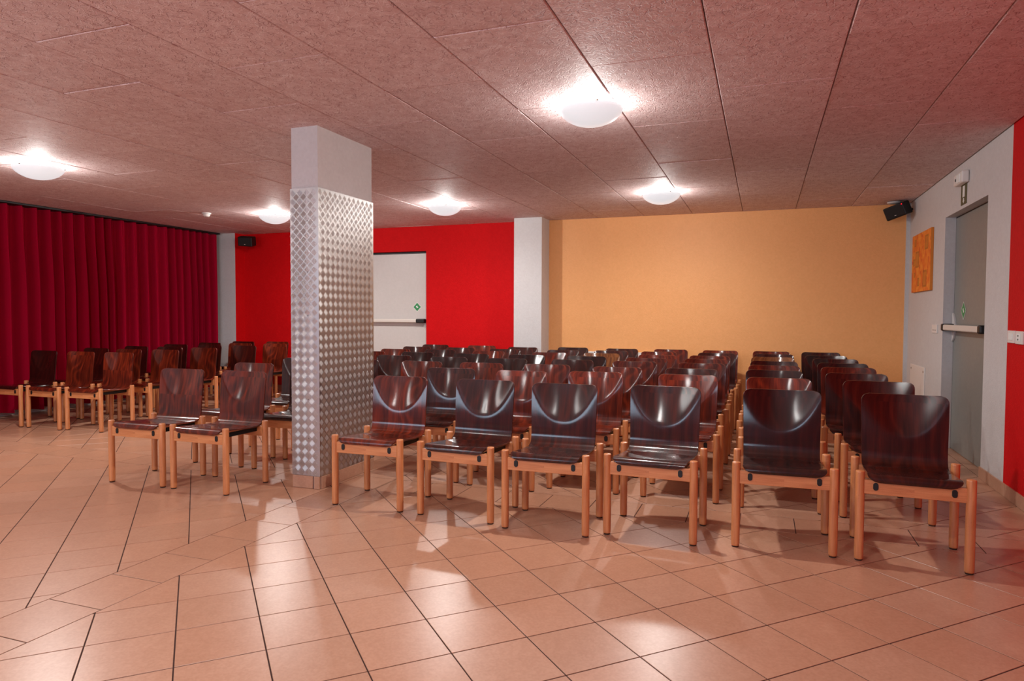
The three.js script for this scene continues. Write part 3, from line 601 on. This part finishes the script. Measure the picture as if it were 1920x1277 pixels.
{ // abstract orange canvas
  const A = lattice(32), B = lattice(64);
  const sqs = [[0.18, 0.86, 0.05, 0.06], [0.78, 0.80, 0.09, 0.12], [0.30, 0.56, 0.10, 0.14], [0.12, 0.52, 0.05, 0.06], [0.72, 0.20, 0.10, 0.14], [0.38, 0.16, 0.05, 0.07], [0.16, 0.30, 0.04, 0.04]];
  const art = texture(256, 192, (i, j) => {
    const u = i / 256, v = j / 192, n = vnoise(A, i / 16, j / 16), f = vnoise(B, i / 4, j / 6);
    let c = mix3([226, 96, 16], [246, 160, 58], clamp(0.2 + 0.7 * n + 0.5 * (f - 0.5)));
    if (vnoise(A, i / 9 + 7, j / 20) > 0.78) c = mix3(c, [204, 58, 18], 0.6);
    for (const [x, y, w, h] of sqs) if (Math.abs(u - x) < w && Math.abs(v - y) < h) { const e = Math.abs(u - x) > w * 0.72 || Math.abs(v - y) > h * 0.78; c = mix3(c, e ? [150, 92, 22] : [186, 120, 40], 0.55 + 0.35 * (f - 0.4)); }
    return c;
  }, { srgb: true });
  art.wrapS = art.wrapT = THREE.ClampToEdgeWrapping;
  const artMat = std({ map: art, roughness: 0.6 }), edge = std({ color: 0xcf7a24, roughness: 0.7 });
  const g = group('canvas_painting', [XR, 1.775, -8.135]); tag(g, 'orange abstract canvas with small brownish squares on the white wall', 'painting');
  mesh('stretcher', movedGeo(rbox(0.024, 0.612, 0.888, 0.002, 1), -0.0125, 0, 0), edge, g);
  const pl = new THREE.PlaneGeometry(0.882, 0.606); pl.rotateY(-Math.PI / 2); pl.translate(-0.0252, 0, 0); mesh('painted_canvas', pl, artMat, g);
}
function wallPlate(name, label, cat, y, z, w, h, build) {
  const g = group(name, [XR, y, z]); tag(g, label, cat); mesh('cover_plate', movedGeo(rbox(0.011, h, w, 0.004, 3), -0.0056, 0, 0), M.plastic, g); if (build) build(g); return g;
}
wallPlate('wall_socket', 'small white socket plate on the white wall beside the grey door', 'socket', 1.092, -7.535, 0.20, 0.082, g => { for (const z of [-0.045, 0, 0.06]) mesh('socket_hole', movedGeo(new THREE.CylinderGeometry(0.006, 0.006, 0.002, 10).rotateZ(Math.PI / 2), -0.0118, -0.012, z), M.bronze, g); });
wallPlate('light_switch', 'white rocker switch plate on the red wall nearer the grey door', 'switch', 1.078, -5.372, 0.136, 0.082, g => mesh('rocker', movedGeo(rbox(0.006, 0.044, 0.07, 0.002), -0.0125, 0, 0), M.signWhite, g));
wallPlate('wall_socket', 'white socket plate with two dark holes on the red wall', 'socket', 1.076, -5.222, 0.136, 0.084, g => { mesh('socket_insert', movedGeo(rbox(0.004, 0.05, 0.07, 0.002), -0.0125, 0, 0), M.signWhite, g); for (const y of [-0.012, 0.012]) mesh('socket_hole', movedGeo(new THREE.CylinderGeometry(0.006, 0.006, 0.002, 10).rotateZ(Math.PI / 2), -0.0155, y, 0), M.black, g); });
wallPlate('access_panel', 'white square access panel low on the wall near the orange corner', 'access panel', 0.455, -8.265, 0.69, 0.47, g => { for (const y of [-0.19, 0.19]) for (const z of [-0.3, 0.3]) mesh('screw', movedGeo(new THREE.CylinderGeometry(0.012, 0.012, 0.002, 12).rotateZ(Math.PI / 2), -0.0118, y, z), M.bronze, g); });

function speaker(pos, turn, tilt, roll, label, wallTo) {
  const g = group('wall_speaker', pos); tag(g, label, 'speaker');
  const b = new THREE.Group(); b.name = 'cabinet'; b.rotation.set(tilt, turn, roll, 'YXZ'); g.add(b);
  mesh('cabinet_body', rbox(0.235, 0.145, 0.14, 0.014, 3), M.black, b);
  mesh('grille', movedGeo(rbox(0.21, 0.122, 0.008, 0.003), 0, 0, 0.070), M.glide, b);
  mesh('badge', movedGeo(rbox(0.02, 0.006, 0.003, 0.001, 1), 0, -0.04, 0.0745), M.plastic, b);
  const c = new THREE.CatmullRomCurve3([new THREE.Vector3(0, 0, -0.0), new THREE.Vector3(wallTo[0] * 0.5, wallTo[1] * 0.6, wallTo[2] * 0.5), new THREE.Vector3(...wallTo)]);
  mesh('bracket', new THREE.TubeGeometry(c, 10, 0.010, 8), M.black, g);
  return b;
}
speaker([-7.585, 2.345, -8.62], R(12), R(14), R(-4), 'small black loudspeaker on the red wall by the curtain corner', [-0.15, 0.02, -0.27]);
{
  const b = speaker([1.385, 2.385, -8.66], R(-38), R(16), R(14), 'small black loudspeaker in the corner above the orange canvas', [0.155, 0.02, -0.05]);
  mesh('status_light', movedGeo(new THREE.SphereGeometry(0.006, 10, 8), 0.105, 0.055, 0.0745), M.led, b);
}
{
  const d = group('smoke_detector', [-6.66, H, -6.85]); tag(d, 'small white smoke detector on the ceiling near the curtains', 'smoke detector');
  mesh('base', movedGeo(new THREE.CylinderGeometry(0.055, 0.055, 0.014, 28), 0, -0.0085, 0), M.plastic, d);
  mesh('sensor_dome', new THREE.LatheGeometry([[0.0001, -0.052], [0.026, -0.05], [0.036, -0.042], [0.042, -0.028], [0.046, -0.0155], [0.0001, -0.0155]].map(a => new THREE.Vector2(...a)), 28), M.plastic, d);
  const c = group('ceiling_disc', [1.355, H, -8.70]); tag(c, 'flat white ceiling disc next to the corner loudspeaker', 'ceiling fitting');
  mesh('disc_body', new THREE.LatheGeometry([[0.0001, -0.026], [0.05, -0.024], [0.070, -0.014], [0.074, -0.0015], [0.0001, -0.0015]].map(a => new THREE.Vector2(...a)), 32), M.plastic, c);
}
{ // low white radiator behind the last chair row
  const g = group('wall_radiator', [-1.85, 0, ZB]); tag(g, 'flat white panel radiator low on the orange wall behind the chairs', 'radiator');
  mesh('panel_body', movedGeo(rbox(1.0, 0.56, 0.035, 0.008, 3), 0, 0.45, 0.03), M.frame, g);
  for (let k = 0; k < 12; k++) mesh('flute', movedGeo(rbox(0.05, 0.50, 0.006, 0.003, 1), -0.44 + k * 0.08, 0.45, 0.049), M.frame, g);
  for (const x of [-0.35, 0.35]) mesh('wall_bracket', movedGeo(rbox(0.03, 0.2, 0.014, 0.002, 1), x, 0.45, 0.0072), M.frame, g);
}

scene.traverse(o => { if (o.isMesh) { o.castShadow = true; o.receiveShadow = true; } });
renderer.render(scene, camera);
